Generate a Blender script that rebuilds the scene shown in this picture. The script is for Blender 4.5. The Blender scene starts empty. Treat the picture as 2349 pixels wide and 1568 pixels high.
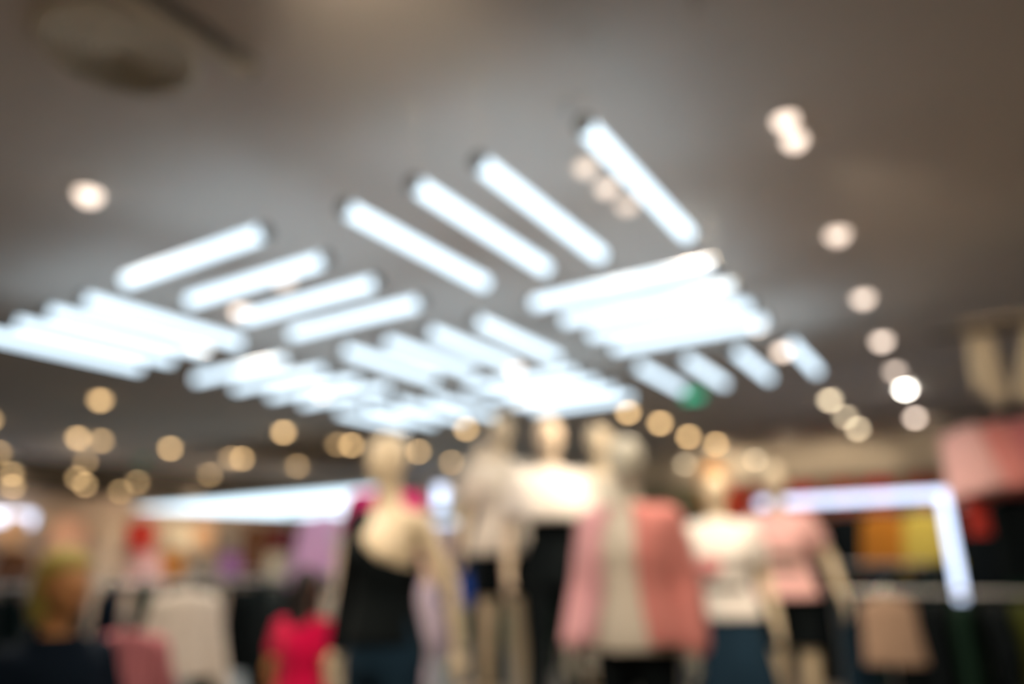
import bpy, bmesh, math, random
from mathutils import Vector, Matrix
PI = math.pi
scene = bpy.context.scene
COL = scene.collection
rnd = random.Random(7)

# ------------------------------------------------------------------ materials
def mat(name, color, rough=0.7, metal=0.0, emit=None, strength=0.0, noise=0.0, nscale=20.0, bump=0.0, bscale=60.0, sheen=0.0):
    m = bpy.data.materials.new(name); m.use_nodes = True
    nt = m.node_tree; b = nt.nodes['Principled BSDF']
    b.inputs['Base Color'].default_value = (*color, 1)
    b.inputs['Roughness'].default_value = rough
    b.inputs['Metallic'].default_value = metal
    if name.endswith('_cloth'): b.inputs['Specular IOR Level'].default_value = .12
    if sheen: b.inputs['Sheen Weight'].default_value = sheen
    if emit:
        b.inputs['Emission Color'].default_value = (*emit, 1)
        b.inputs['Emission Strength'].default_value = strength
    if noise or bump:
        tc = nt.nodes.new('ShaderNodeTexCoord')
        n = nt.nodes.new('ShaderNodeTexNoise'); n.inputs['Scale'].default_value = nscale
        n.inputs['Detail'].default_value = 4
        nt.links.new(tc.outputs['Object'], n.inputs['Vector'])
        if noise:
            r = nt.nodes.new('ShaderNodeValToRGB')
            r.color_ramp.elements[0].position = .3; r.color_ramp.elements[1].position = .7
            r.color_ramp.elements[0].color = (*[c * (1 - noise) for c in color], 1)
            r.color_ramp.elements[1].color = (*[min(1, c * (1 + noise)) for c in color], 1)
            nt.links.new(n.outputs['Fac'], r.inputs['Fac'])
            nt.links.new(r.outputs['Color'], b.inputs['Base Color'])
        if bump:
            n2 = nt.nodes.new('ShaderNodeTexNoise'); n2.inputs['Scale'].default_value = bscale
            nt.links.new(tc.outputs['Object'], n2.inputs['Vector'])
            bp = nt.nodes.new('ShaderNodeBump'); bp.inputs['Strength'].default_value = bump
            bp.inputs['Distance'].default_value = .01
            nt.links.new(n2.outputs['Fac'], bp.inputs['Height'])
            nt.links.new(bp.outputs['Normal'], b.inputs['Normal'])
    return m

def fabric(name, c, noise=.08, sheen=0.15, rough=.85):
    return mat(name, c, rough=rough, noise=noise, nscale=9, bump=.25, bscale=140, sheen=sheen)

def striped(name, c1, c2, scale):
    m = bpy.data.materials.new(name); m.use_nodes = True
    nt = m.node_tree; b = nt.nodes['Principled BSDF']; b.inputs['Roughness'].default_value = .85
    tc = nt.nodes.new('ShaderNodeTexCoord'); w = nt.nodes.new('ShaderNodeTexWave')
    w.wave_type = 'BANDS'; w.bands_direction = 'X'; w.inputs['Scale'].default_value = scale
    w.inputs['Distortion'].default_value = .4
    r = nt.nodes.new('ShaderNodeValToRGB'); r.color_ramp.elements[0].color = (*c1, 1); r.color_ramp.elements[1].color = (*c2, 1)
    r.color_ramp.elements[0].position = .4; r.color_ramp.elements[1].position = .6
    nt.links.new(tc.outputs['Object'], w.inputs['Vector']); nt.links.new(w.outputs['Fac'], r.inputs['Fac'])
    nt.links.new(r.outputs['Color'], b.inputs['Base Color'])
    return m

M = {}
M['ceiling'] = mat('ceiling_paint', (.66, .61, .56), .85, noise=.03, nscale=1.5, bump=.08, bscale=200)
M['bulkhead'] = mat('dark_bulkhead_paint', (.045, .035, .025), .8, noise=.1, nscale=3)
M['wall_beige'] = mat('beige_wall_paint', (.55, .42, .32), .8, noise=.05, nscale=3)
M['wall_olive'] = mat('olive_wall_paint', (.34, .33, .20), .8, noise=.06, nscale=3)
M['wall_dark'] = mat('dark_wall_paint', (.02, .03, .03), .8, noise=.08, nscale=3)
M['cream_paint'] = mat('cream_paint', (.55, .48, .38), .7, noise=.04, nscale=3)
M['metal'] = mat('brushed_metal', (.45, .46, .47), .35, .9, noise=.05, nscale=40)
M['darkmetal'] = mat('dark_metal', (.03, .035, .035), .4, .6, noise=.05, nscale=40)
M['white_enamel'] = mat('white_enamel', (.62, .60, .56), .4, noise=.03, nscale=10)
M['vent'] = mat('vent_enamel', (.72, .66, .52), .55, noise=.06, nscale=10)
M['tube'] = mat('lit_tube', (.12, .14, .15), .5, emit=(.70, .87, 1.0), strength=1.35)
M['vent_throat'] = mat('vent_throat', (.58, .53, .43), .7, noise=.1)
M['channel'] = mat('channel_grey', (.36, .33, .28), .6, noise=.05)
M['green_dim'] = mat('green_dim_sign', (.05, .3, .2), .5, emit=(.03, .5, .35), strength=.12)
M['canopy_lit'] = mat('lit_canopy_diffuser', (.8, .9, .95), .5, emit=(.66, .86, 1.0), strength=1.6)
M['frame_lit'] = mat('lit_frame_strip', (.8, .85, .95), .5, emit=(.62, .74, 1.0), strength=1.5)
M['green_lit'] = mat('green_lit_sign', (.1, .5, .3), .5, emit=(.05, .75, .42), strength=.45)
M['mannequin'] = mat('cream_mannequin_gloss', (.70, .60, .44), .38, noise=.02, nscale=6)
M['mannequin_grey'] = mat('grey_mannequin_gloss', (.52, .52, .46), .38, noise=.02, nscale=6)
M['mannequin_peach'] = mat('peach_mannequin_gloss', (.80, .66, .50), .38, noise=.02, nscale=6)
M['plinth'] = mat('plinth_laminate', (.35, .33, .30), .5, noise=.04, nscale=8)
M['skin'] = mat('tanned_skin', (.60, .29, .12), .55, noise=.05, nscale=12)
M['blond'] = mat('olive_blond_hair', (.40, .33, .08), .7, noise=.3, nscale=30, bump=.5, bscale=80)
M['black_hair'] = mat('black_hair', (.012, .010, .010), .6, noise=.3, nscale=30, bump=.5, bscale=80)
M['auburn'] = mat('auburn_hair', (.38, .17, .03), .6, noise=.25, nscale=30, bump=.5, bscale=80)
M['eye'] = mat('eye_dark', (.02, .015, .01), .2, noise=.1)
M['lip'] = mat('lip_skin', (.35, .10, .07), .5, noise=.05)
FAB = dict(
 black=(.003, .006, .008), darkteal=(.004, .018, .020), navy=(.003, .009, .020), denim=(.010, .030, .056), darkgreen=(.006, .022, .014),
 charcoal=(.02, .028, .032), coat_navy=(.012, .028, .055), white=(.74, .72, .70), cream=(.72, .62, .46), offwhite=(.66, .62, .56), pink=(.74, .40, .46),
 rose=(.62, .22, .24), coral=(.70, .27, .26), palepink=(.78, .47, .47), magenta=(.66, .002, .07), hotpink=(.62, .01, .18), lavender=(.66, .58, .76),
 lilac=(.78, .48, .82), purple=(.30, .12, .34), red=(.50, .04, .03), darkred=(.20, .012, .02), brickred=(.42, .09, .05), yellow=(.62, .50, .10),
 mustard=(.40, .32, .07), orange=(.46, .18, .02), peach=(.72, .42, .30), tan=(.48, .30, .18), brown=(.14, .06, .03), beige=(.58, .45, .34),
 sand=(.40, .28, .21), grey=(.40, .39, .35), blue=(.01, .05, .30), olive=(.05, .06, .01), taupe=(.22, .18, .15))
for k, c in FAB.items(): M[k] = fabric(k + '_cloth', c, sheen=.15 if max(c) > .1 else 0.0)
M['fluffy'] = mat('white_fluffy_knit', (.70, .66, .62), .95, noise=.1, nscale=20, bump=.9, bscale=60)
M['pinkstripe'] = striped('pink_striped_cloth', (.68, .26, .30), (.42, .12, .17), 6)

# ------------------------------------------------------------------ scene helpers
def link(o, parent=None):
    COL.objects.link(o)
    if parent: o.parent = parent
    return o
def obj(name, mesh, m=None, parent=None, loc=(0, 0, 0), rot=(0, 0, 0), smooth=None):
    if isinstance(mesh, bmesh.types.BMesh):
        me = bpy.data.meshes.new(name); mesh.to_mesh(me); mesh.free()
    else: me = mesh
    if m and not me.materials: me.materials.append(m)
    if smooth is not None:
        me.polygons.foreach_set('use_smooth', [smooth] * len(me.polygons))
    o = bpy.data.objects.new(name, me); o.location = loc; o.rotation_euler = rot
    link(o, parent)
    if m and o.material_slots[0].material != m:
        o.material_slots[0].link = 'OBJECT'; o.material_slots[0].material = m
    return o
def tag(o, label=None, cat=None, group=None, kind=None):
    if label: o['label'] = label
    if cat: o['category'] = cat
    if group: o['group'] = group
    if kind: o['kind'] = kind
    return o
def thing(name, label, cat, loc=(0, 0, 0), rz=0.0, group=None):
    o = bpy.data.objects.new(name, None); o.empty_display_size = .1
    o.location = loc; o.rotation_euler = (0, 0, rz); link(o)
    return tag(o, label, cat, group)
def box(bm, c, s, bev=0.0):
    r = bmesh.ops.create_cube(bm, size=1, matrix=Matrix.Translation(c) @ Matrix.Diagonal((*s, 1)))
    if bev:
        es = set()
        for v in r['verts']: es.update(v.link_edges)
        bmesh.ops.bevel(bm, geom=list(es), offset=bev, segments=2, affect='EDGES', profile=.5)
def frame_for(d):
    d = d.normalized(); up = Vector((0, 0, 1)) if abs(d.z) < .95 else Vector((0, 1, 0))
    x = d.cross(up).normalized(); y = x.cross(d).normalized()
    return x, y
def tube(bm, pts, rad, n=12, caps=True):
    """round tube through pts; rad = number or list"""
    pts = [Vector(p) for p in pts]
    rings = []
    for i, p in enumerate(pts):
        a = pts[max(0, i - 1)]; b = pts[min(len(pts) - 1, i + 1)]
        x, y = frame_for(b - a)
        r = rad[i] if isinstance(rad, (list, tuple)) else rad
        rx, ry = r if isinstance(r, (list, tuple)) else (r, r)
        rings.append([bm.verts.new(p + x * rx * math.cos(2 * PI * k / n) + y * ry * math.sin(2 * PI * k / n)) for k in range(n)])
    for A, B in zip(rings, rings[1:]):
        for k in range(n): bm.faces.new((A[k], A[(k + 1) % n], B[(k + 1) % n], B[k]))
    if caps:
        bm.faces.new(rings[0][::-1]); bm.faces.new(rings[-1])
def capsule(bm, a, b, ra, rb, n=12, flat=1.0):
    """tapered limb segment with round ends, closed"""
    a = Vector(a); b = Vector(b); d = (b - a); L = d.length
    if L < 1e-6: d = Vector((0, 0, 1))
    d.normalize(); pts = []; rs = []
    for k in range(4):
        t = PI / 2 * k / 4; pts.append(a - d * ra * math.cos(t)); rs.append(max(.001, ra * math.sin(t)))
    for k in range(5):
        t = k / 4; pts.append(a.lerp(b, t)); rs.append(ra + (rb - ra) * t)
    for k in range(1, 5):
        t = PI / 2 * k / 4; pts.append(b + d * rb * math.sin(t)); rs.append(max(.001, rb * math.cos(t)))
    tube(bm, pts, [(r, r * flat) for r in rs], n)
def loft(bm, rings, n=32, folds=0, famp=0.0, phase=0.0, fstart=None, closed=True):
    """rings: (cx, cy, z, rx, ry[, power]) stacked in z; fold amplitude grows below fstart"""
    z0 = rings[0][2]; z1 = rings[-1][2]; vs = []
    for R in rings:
        cx, cy, z, rx, ry = R[:5]; pw = R[5] if len(R) > 5 else 2.0
        fs = z0 if fstart is None else fstart
        g = max(0.0, min(1.0, (fs - z) / (fs - z1 + 1e-6))) if z1 < z0 else 0
        ring = []
        for k in range(n):
            t = 2 * PI * k / n; c, s = math.cos(t), math.sin(t)
            e = 2.0 / pw
            x = math.copysign(abs(c) ** e, c) * rx; y = math.copysign(abs(s) ** e, s) * ry
            f = 1 + famp * g * (math.sin(folds * t + phase) + .35 * math.sin((folds * 1.7) // 1 * t + 2 * phase)) if folds else 1
            ring.append(bm.verts.new((cx + x * f, cy + y * f, z)))
        vs.append(ring)
    for A, B in zip(vs, vs[1:]):
        for k in range(n): bm.faces.new((A[k], A[(k + 1) % n], B[(k + 1) % n], B[k]))
    if closed: bm.faces.new(vs[0]); bm.faces.new(vs[-1][::-1])
def ellipsoid(bm, c, r, n=16, rot=None):
    m = Matrix.Translation(c) @ (rot.to_matrix().to_4x4() if rot else Matrix.Identity(4)) @ Matrix.Diagonal((*r, 1))
    bmesh.ops.create_uvsphere(bm, u_segments=n, v_segments=n // 2 + 2, radius=1, matrix=m)
def remeshed(bm, name, voxel, smooth=3):
    """joins the closed shells of bm into one continuous surface"""
    bmesh.ops.recalc_face_normals(bm, faces=bm.faces)
    me = bpy.data.meshes.new(name + '_src'); bm.to_mesh(me); bm.free()
    o = bpy.data.objects.new(name + '_src', me); COL.objects.link(o)
    r = o.modifiers.new('r', 'REMESH'); r.mode = 'VOXEL'; r.voxel_size = voxel; r.adaptivity = 0
    s = o.modifiers.new('s', 'SMOOTH'); s.factor = .5; s.iterations = smooth
    dg = bpy.context.evaluated_depsgraph_get(); dg.update()
    out = bpy.data.meshes.new_from_object(o.evaluated_get(dg)); out.name = name
    bpy.data.objects.remove(o); bpy.data.meshes.remove(me)
    out.polygons.foreach_set('use_smooth', [True] * len(out.polygons))
    return out

# ------------------------------------------------------------------ camera
cam = bpy.data.cameras.new('camera'); co = bpy.data.objects.new('camera', cam); COL.objects.link(co)
R = Matrix(((0.8491347940532097, 0.16352144256006435, 0.5022258847881983), (0.5279647268705767, -0.2358787938462564, -0.8158519729669792), (-0.01494485559282592, 0.9579258491327557, -0.28662644479286753)))
CAMZ = 1.55
co.matrix_world = Matrix.Translation((0, 0, CAMZ)) @ R.to_4x4()
cam.sensor_width = 36; cam.sensor_fit = 'HORIZONTAL'; cam.lens = 1702.4 / 2349 * 36
cam.clip_start = .02; cam.clip_end = 100
cam.dof.use_dof = True; cam.dof.focus_distance = .30; cam.dof.aperture_fstop = 2.4; cam.dof.aperture_blades = 0
scene.camera = co

# ------------------------------------------------------------------ room
XL, XR, YB, YF, ZC = -14.0, 3.6, -4.0, 13.5, 3.42
def slab(name, x0, x1, y0, y1, z0, z1, m, kind='structure'):
    bm = bmesh.new(); box(bm, ((x0 + x1) / 2, (y0 + y1) / 2, (z0 + z1) / 2), (x1 - x0, y1 - y0, z1 - z0))
    return tag(obj(name, bm, m), kind=kind)
def floor_mat():
    m = mat('floor_tiles', (.55, .5, .43), .35)
    nt = m.node_tree; b = nt.nodes['Principled BSDF']
    tc = nt.nodes.new('ShaderNodeTexCoord'); br = nt.nodes.new('ShaderNodeTexBrick')
    br.offset = 0; br.inputs['Scale'].default_value = 1.0
    br.inputs['Brick Width'].default_value = .6; br.inputs['Row Height'].default_value = .6; br.inputs['Mortar Size'].default_value = .004
    br.inputs['Color1'].default_value = (.34, .30, .26, 1); br.inputs['Color2'].default_value = (.31, .28, .24, 1); br.inputs['Mortar'].default_value = (.15, .13, .11, 1)
    nt.links.new(tc.outputs['Object'], br.inputs['Vector']); nt.links.new(br.outputs['Color'], b.inputs['Base Color'])
    return m
slab('floor', XL, XR, YB, YF, -.1, 0, floor_mat())
slab('ceiling', XL, XR, YB, YF, ZC, ZC + .1, M['ceiling'])
slab('wall_left', XL - .1, XL, YB, YF, 0, ZC, M['wall_beige'])
slab('wall_back', XL, XR, YF, YF + .1, 0, ZC, M['wall_olive'])
slab('wall_right', XR, XR + .1, YB, YF, 0, ZC, M['wall_dark'])
slab('wall_front', XL, XR, YB - .1, YB, 0, ZC, M['wall_dark'])
slab('trim_1', XL, XL + .35, YB, YF - .3, 2.90, ZC, M['bulkhead'])          # added bulkhead, its dark colour standing in for the dim far ceiling
slab('trim_2', XL, XR, YF - .3, YF, 2.86, ZC, M['cream_paint'])             # cream bulkhead above the back wall
slab('trim_3', -7.5, XR, YF - .03, YF, 0, 2.5, M['wall_dark'])              # dark panelling low on the back wall
slab('baseboard_left', XL, XL + .02, YB, YF - .3, 0, .12, M['bulkhead'])

# ------------------------------------------------------------------ hanging array of light tubes (3 x 3 blocks of four)
KZ = 1.50
C0 = (-1.0464 * KZ, 1.7823 * KZ); PX, PY, LEN, SP = 1.0727 * KZ, 1.0655 * KZ, .7251 * KZ, .2589 * KZ
RT = .033
def light_tube_proto():
    t = thing('light_tube', 'x', 'ceiling light')
    bm = bmesh.new(); tube(bm, [(0, -LEN / 2, 0), (0, LEN / 2, 0)], RT, 20); obj('glowing_tube', bm, M['tube'], t, smooth=True)
    for s in (-1, 1):
        bm = bmesh.new(); tube(bm, [(0, s * LEN / 2, 0), (0, s * (LEN / 2 + .02), 0)], [.035, .034], 20)
        tube(bm, [(0, s * (LEN / 2 + .008), .0), (0, s * (LEN / 2 + .008), .04)], .006, 8)
        obj('end_cap', bm, M['darkmetal'], t)
        bm = bmesh.new(); tube(bm, [(0, s * (LEN / 2 + .008), .04), (0, s * (LEN / 2 + .008), ZC - CAMZ - KZ - .012)], .0015, 6)
        tube(bm, [(0, s * (LEN / 2 + .008), ZC - CAMZ - KZ - .014), (0, s * (LEN / 2 + .008), ZC - CAMZ - KZ)], .012, 12)
        obj('suspension_wire', bm, M['white_enamel'], t)
    return t
def copy_thing(root, loc, rz, label=None, group=None):
    r = root.copy(); COL.objects.link(r); r.location = loc; r.rotation_euler = (0, 0, rz)
    if label: r['label'] = label
    if group: r['group'] = group
    for ch in list(root.children):
        c = ch.copy(); COL.objects.link(c); c.parent = r
        for g in list(ch.children):
            d = g.copy(); COL.objects.link(d); d.parent = c
    return r
depth = ['nearest', 'middle', 'farthest']; side = ['right-hand', 'central', 'left-hand']
ordA = ['rightmost', 'second from the right', 'third from the right', 'leftmost']
ordB = ['nearest', 'second nearest', 'second farthest', 'farthest']
blockoff = {(1, 0): (.02, -.03), (1, 1): (.03, 0), (0, 1): (-.01, 0.005), (2, 0): (0, .02)}
proto = None
for row in range(3):
    for c in range(3):
        ox, oy = blockoff.get((row, c), (0, 0))
        cx = C0[0] - c * PX + ox; cy = C0[1] + row * PY + oy
        isA = (row + c) % 2 == 0
        for k in range(4):
            off = (k - 1.5) * SP
            if isA: x, y, rz = cx - off, cy, 0
            else: x, y, rz = cx, cy + off, PI / 2
            if (row, c, k) == (0, 0, 1): x -= .07
            lab = 'glowing white tube, %s in the %s %s block of tubes' % ((ordA if isA else ordB)[k], depth[row], side[c])
            if proto is None:
                proto = light_tube_proto(); o = proto; o.location = (x, y, CAMZ + KZ); o.rotation_euler = (0, 0, rz); o['label'] = lab
                o['group'] = 'light tubes of the ceiling array'
            else: o = copy_thing(proto, (x, y, CAMZ + KZ), rz, lab)

# ------------------------------------------------------------------ downlights
LAMPK = {'amber': .36, 'warm': .42, 'white': .5, 'pink': .5}
def lampmat(e, tint):
    key = 'lamp_%g_%s' % (e, tint)
    if key not in M:
        col = {'warm': (1, .80, .53), 'amber': (1, .64, .29), 'white': (1, .93, .82), 'pink': (1, .80, .66)}[tint]
        M[key] = mat(key, (.8, .7, .6), .4, emit=col, strength=e * LAMPK.get(tint, .5) * 1.1)
    return M[key]
def ring_mesh(ro, ri, h):
    bm = bmesh.new(); prof = [(ri, 0), (ri, -h * .6), (ri + .006, -h), (ro - .004, -h), (ro, -h * .5), (ro, 0)]; n = 32; rings = []
    for r, z in prof: rings.append([bm.verts.new((r * math.cos(2 * PI * k / n), r * math.sin(2 * PI * k / n), z)) for k in range(n)])
    for i in range(len(rings)):
        A, B = rings[i], rings[(i + 1) % len(rings)]
        for k in range(n): bm.faces.new((A[k], A[(k + 1) % n], B[(k + 1) % n], B[k]))
    bmesh.ops.recalc_face_normals(bm, faces=bm.faces)
    me = bpy.data.meshes.new('ring'); bm.to_mesh(me); bm.free(); return me
def dome_mesh(r, h):
    bm = bmesh.new(); bmesh.ops.create_uvsphere(bm, u_segments=20, v_segments=12, radius=1, matrix=Matrix.Diagonal((r, r, h, 1)))
    me = bpy.data.meshes.new('dome'); bm.to_mesh(me); bm.free()
    me.polygons.foreach_set('use_smooth', [True] * len(me.polygons)); return me
RING = {s: ring_mesh(.085 * s, .058 * s, .014) for s in (.8, 1)}
DOME = {s: dome_mesh(.056 * s, .05 * s) for s in (.8, 1)}
def downlight(x, y, e, tint, label, s=1, z=None, group='warm ceiling downlights'):
    drop = z is not None
    t = thing('pendant_spotlight' if drop else 'downlight', label, 'ceiling light', (x, y, ZC if not drop else z), 0, group)
    if drop:
        bm = bmesh.new(); tube(bm, [(0, 0, .05), (0, 0, ZC - z)], .008, 8); tube(bm, [(0, 0, ZC - z - .02), (0, 0, ZC - z)], .04, 16); obj('rod', bm, M['darkmetal'], t)
        bm = bmesh.new(); tube(bm, [(0, 0, .075), (0, 0, .06), (0, 0, .0)], [.03, .06 * s, .06 * s], 20); obj('lamp_housing', bm, M['darkmetal'], t)
        obj('lamp_lens', DOME[s], lampmat(e, tint), t)
    else:
        obj('trim_ring', RING[s], M['white_enamel'], t)
        obj('lamp_lens', DOME[s], lampmat(e, tint), t, loc=(0, 0, -.012))
    return t
nth = ['nearest', 'second', 'third', 'fourth', 'fifth', 'sixth', 'seventh', 'eighth', 'ninth']
# right-hand row running away along x = -0.5
row1 = [(-.46, 3.08, 2.6), (-.46, 3.27, 2.6), (-.47, 4.49, 2.2), (-.5, 5.8, 3.0), (-.52, 7.12, 4.5), (-.54, 8.41, 3.5), (-.53, 9.41, 30), (-.59, 11.49, 9)]
for i, (x, y, e) in enumerate(row1):
    lab = 'warm round downlight, %s in the right-hand row along the ceiling' % nth[i]
    if i < 2: lab = ['nearer', 'farther'][i] + ' lamp of the touching pair at the top right of the ceiling'
    if i == 6: lab = 'intensely bright white downlight, near the far end of the right-hand ceiling row'
    downlight(x, y, e, 'white' if i == 6 else 'pink', lab, s=1 if i not in (0, 1) else .8)
for i, (x, y, e) in enumerate([(-1.36, 9.53, 10), (-1.38, 10.83, 7), (-1.38, 11.97, 11)]):
    downlight(x, y, e, 'warm', 'warm dim downlight above the lit square frame, %s of three beside the right-hand row' % ['nearest', 'middle', 'farthest'][i])
for i, (x, y, e) in enumerate([(-3.67, 8.78, 13), (-3.61, 9.75, 15), (-3.68, 11.13, 17), (-3.56, 12.15, 17)]):
    downlight(x, y, e, 'amber', 'amber downlight, %s of the short diagonal row right of the mannequin heads' % ['first', 'second', 'third', 'fourth'][i])
for i, (x, y, z, e) in enumerate([(-3.14, 12.9, 3.20, 9), (-4.37, 12.9, 3.22, 7), (-5.5, 12.9, 3.25, 16)]):
    downlight(x, y, e, 'warm', 'small warm spotlight hung before the back wall, %s of three' % ['rightmost', 'middle', 'leftmost'][i], z=z)
for i, (x, y, e) in enumerate([(-1.38, 2.96, 1.2), (-1.38, 3.20, 1.6), (-1.37, 3.44, 1.3)]):
    downlight(x, y, e, 'pink', 'soft warm lamp behind the nearest right tubes, %s of a row of three' % ['nearest', 'middle', 'farthest'][i], s=.8, group='triple lamp cluster')
for x, y, e, lab in [(-1.34, 6.95, 5, 'warm downlight showing just left of the farthest right-hand tubes'), (-1.33, 6.0, 6, 'warm downlight showing over the end of the middle right-hand tubes'),
                     (-1.52, 5.47, 3, 'faint warm downlight hidden above the middle right-hand tubes'), (-3.71, 6.07, 5, 'warm downlight above the central block of tubes'),
                     (-4.06, 7.15, 34, 'very bright white downlight above the farthest central tubes'), (-6.11, 5.87, 9, 'warm downlight above the farthest left tubes'),
                     (-3.65, 1.79, 2.6, 'large warm downlight alone at the left of the ceiling'), (-4.51, 3.44, 4.5, 'warm downlight touching the left end of a near tube'),
                     (-3.75, 3.17, 1.6, 'faint warm downlight between two near left tubes'), (-6.02, 8.51, 13, 'amber downlight at the far tip of the tube array')]:
    downlight(x, y, e, 'amber' if 'amber' in lab else 'white' if 'white' in lab else 'pink', lab)
leftgrid = [(-8.27, 4.54, 9), (-8.26, 7.19, 14), (-8.32, 8.62, 15), (-8.45, 8.45, 6), (-8.2, 9.68, 8), (-7.93, 9.82, 13), (-8.33, 11.29, 10),
            (-10.97, 5.78, 12), (-10.92, 6.1, 8), (-10.82, 7.16, 14), (-10.89, 8.6, 14), (-10.97, 8.44, 7), (-10.91, 9.89, 9), (-10.48, 4.4, 8),
            (-13.3, 7.21, 8), (-13.3, 9.75, 9), (-13.3, 5.81, 8)]
cnt = {}
for x, y, e in leftgrid:
    r = 'the near left row of amber downlights' if x > -9 else 'the middle left row of amber downlights' if x > -12 else 'the farthest left row of amber downlights'
    cnt[r] = cnt.get(r, 0) + 1
order = {}
for r in cnt:
    ys = sorted(y for x, y, e in leftgrid if (('near left' in r) == (x > -9)) and (('middle' in r) == (-12 < x <= -9)) and (('farthest' in r) == (x <= -12)))
    order[r] = ys
for x, y, e in leftgrid:
    r = 'the near left row of amber downlights' if x > -9 else 'the middle left row of amber downlights' if x > -12 else 'the farthest left row of amber downlights'
    i = order[r].index(y)
    downlight(x, y, e, 'amber', 'round ceiling lamp, %s from the left in %s' % (['first', 'second', 'third', 'fourth', 'fifth', 'sixth', 'seventh'][i], r))
pend = sorted([(-13.2, 7.05, 3.10, 9), (-13.2, 7.2, 3.0, 10), (-13.2, 6.0, 3.08, 9), (-13.2, 6.05, 2.88, 10), (-13.2, 8.15, 3.12, 8), (-13.2, 7.85, 2.93, 8)], key=lambda p: (p[1], p[2]))
for i, (x, y, z, e) in enumerate(pend):
    downlight(x, y, e, 'amber', 'small spotlight hung low before the left wall, %s counted from the left' % nth[i].replace('nearest', 'first'), z=z, group='spotlights hung before the left wall')

downlight(-1.2, .75, 1, 'pink', 'downlight over the shop entrance, above the top picture edge')  # unseen fixture added to carry fill beams for the person and mannequins
downlight(-.46, 1.6, 3, 'pink', 'first lamp of the right-hand row, above the top picture edge')  # unseen fixture added as source of the coat mannequin's fill beam
# beams at those lamps, plus added fill beams that have no fixture
def spot(x, y, z, tx, ty, tz, w, col=(1, .80, .58), ang=80, r=.05):
    l = bpy.data.lights.new('spot', 'SPOT'); l.energy = w; l.color = col; l.spot_size = math.radians(ang); l.spot_blend = .7; l.shadow_soft_size = r
    o = bpy.data.objects.new('lamp_beam', l); COL.objects.link(o); o.location = (x, y, z)
    o.rotation_euler = (Vector((tx, ty, tz)) - Vector((x, y, z))).to_track_quat('-Z', 'Y').to_euler()
SPOTS = [(-4.51, 3.44, -5.5, 5.5, 1.8, 45), (-3.65, 1.79, -3.3, 2.4, 1.2, 30), (-.46, 3.2, -2.0, 4.1, 1.8, 50), (-.47, 4.49, -1.3, 4.6, 1.5, 30), (-1.2, .75, -2.4, 4.1, 2.0, 70), (-.5, 4.5, -1.2, 5.2, 1.4, 30), (-.46, 3.27, .2, 5.1, 2.3, 38),
         (-3.65, 1.79, -2.2, 2.5, 1.7, 40), (-1.2, .75, -2.1, 2.5, 1.7, 35), (-.46, 1.6, -1.35, 3.0, 1.4, 45), (-1.2, .75, -2.75, 1.48, 1.45, 30), (-3.71, 6.07, -3.0, 4.8, 1.8, 40), (-1.37, 3.44, -2.7, 4.2, 2.1, 45), (-4.51, 3.44, -3.0, 3.6, 1.5, 40),
         (-3.65, 1.79, -2.5, 1.6, 1.2, 45), (-.52, 7.12, .1, 5.1, 2.0, 60), (-.53, 9.41, -.7, 10.5, 1.5, 60),
         (-13.2, 6.0, -14, 6.8, 1.6, 50), (-13.3, 9.75, -14, 9.4, 1.6, 50), (-10.91, 9.89, -14, 12, 1.8, 80), (-10.89, 8.6, -14, 9.5, 1.9, 160),
         (-10.97, 5.78, -14, 7.5, 2.0, 80), (-1.38, 11.97, -1.8, 13.5, 2.6, 24), (-3.56, 12.15, -3.2, 13.2, 2.9, 14), (-.59, 11.49, -.3, 13.2, 2.9, 20), (-2.5, 11.9, -2.4, 13.2, 3.0, 14), (-3.56, 12.15, -4, 13.5, 3.0, 30), (-8.33, 11.29, -9, 13.5, 2.8, 50)]
for x, y, w_ in [(-3.7, 6.1, 60), (-1.36, 6.0, 60), (-6.0, 5.9, 30), (-3.7, 8.8, 22), (-1.4, 9.5, 25), (-8.3, 7.2, 12), (-4.5, 3.44, 70), (-1.0, 3.7, 90), (-3.65, 1.79, 30), (-.53, 11.4, 20)]:  # downward beams added so the floor bounces light upward
    spot(x, y, ZC - .08, x, y, 0, w_, ang=125)
for x, y, tx, ty, tz, w in SPOTS: spot(x, y, ZC - .08, tx, ty, tz, w)

# ------------------------------------------------------------------ ceiling details
def diffuser():
    t = thing('air_diffuser', 'large round louvred air diffuser in the ceiling corner, top left of the picture', 'air vent', (-2.475, 1.235, ZC))
    n = 48
    def torus(r, w, z0, z1):
        bm = bmesh.new(); rings = []
        for rr, z in ((r - w / 2, z0), (r + w / 2, z1), (r + w / 2 + .004, z1 + .004), (r - w / 2 + .004, z0 + .006)):
            rings.append([bm.verts.new((rr * math.cos(2 * PI * k / n), rr * math.sin(2 * PI * k / n), z)) for k in range(n)])
        for i in range(4):
            A, B = rings[i], rings[(i + 1) % 4]
            for k in range(n): bm.faces.new((A[k], A[(k + 1) % n], B[(k + 1) % n], B[k]))
        bmesh.ops.recalc_face_normals(bm, faces=bm.faces); return bm
    obj('outer_rim', torus(.265, .035, -.018, -.004), M['vent'], t, smooth=True)
    bm = bmesh.new(); bmesh.ops.create_cone(bm, cap_ends=True, segments=n, radius1=.25, radius2=.25, depth=.004, matrix=Matrix.Translation((0, 0, -.003))); obj('dark_throat', bm, M['vent_throat'], t)
    for i in range(7): obj('louvre_ring', torus(.04 + .032 * i, .027, -.017, -.010), M['vent'], t, smooth=True)
    bm = bmesh.new()
    for k in range(16):
        a = PI * k / 16
        tube(bm, [(-.25 * math.cos(a), -.25 * math.sin(a), -.008), (.25 * math.cos(a), .25 * math.sin(a), -.008)], .0035, 6)
    obj('spoke_grid', bm, M['vent'], t)
diffuser()
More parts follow.
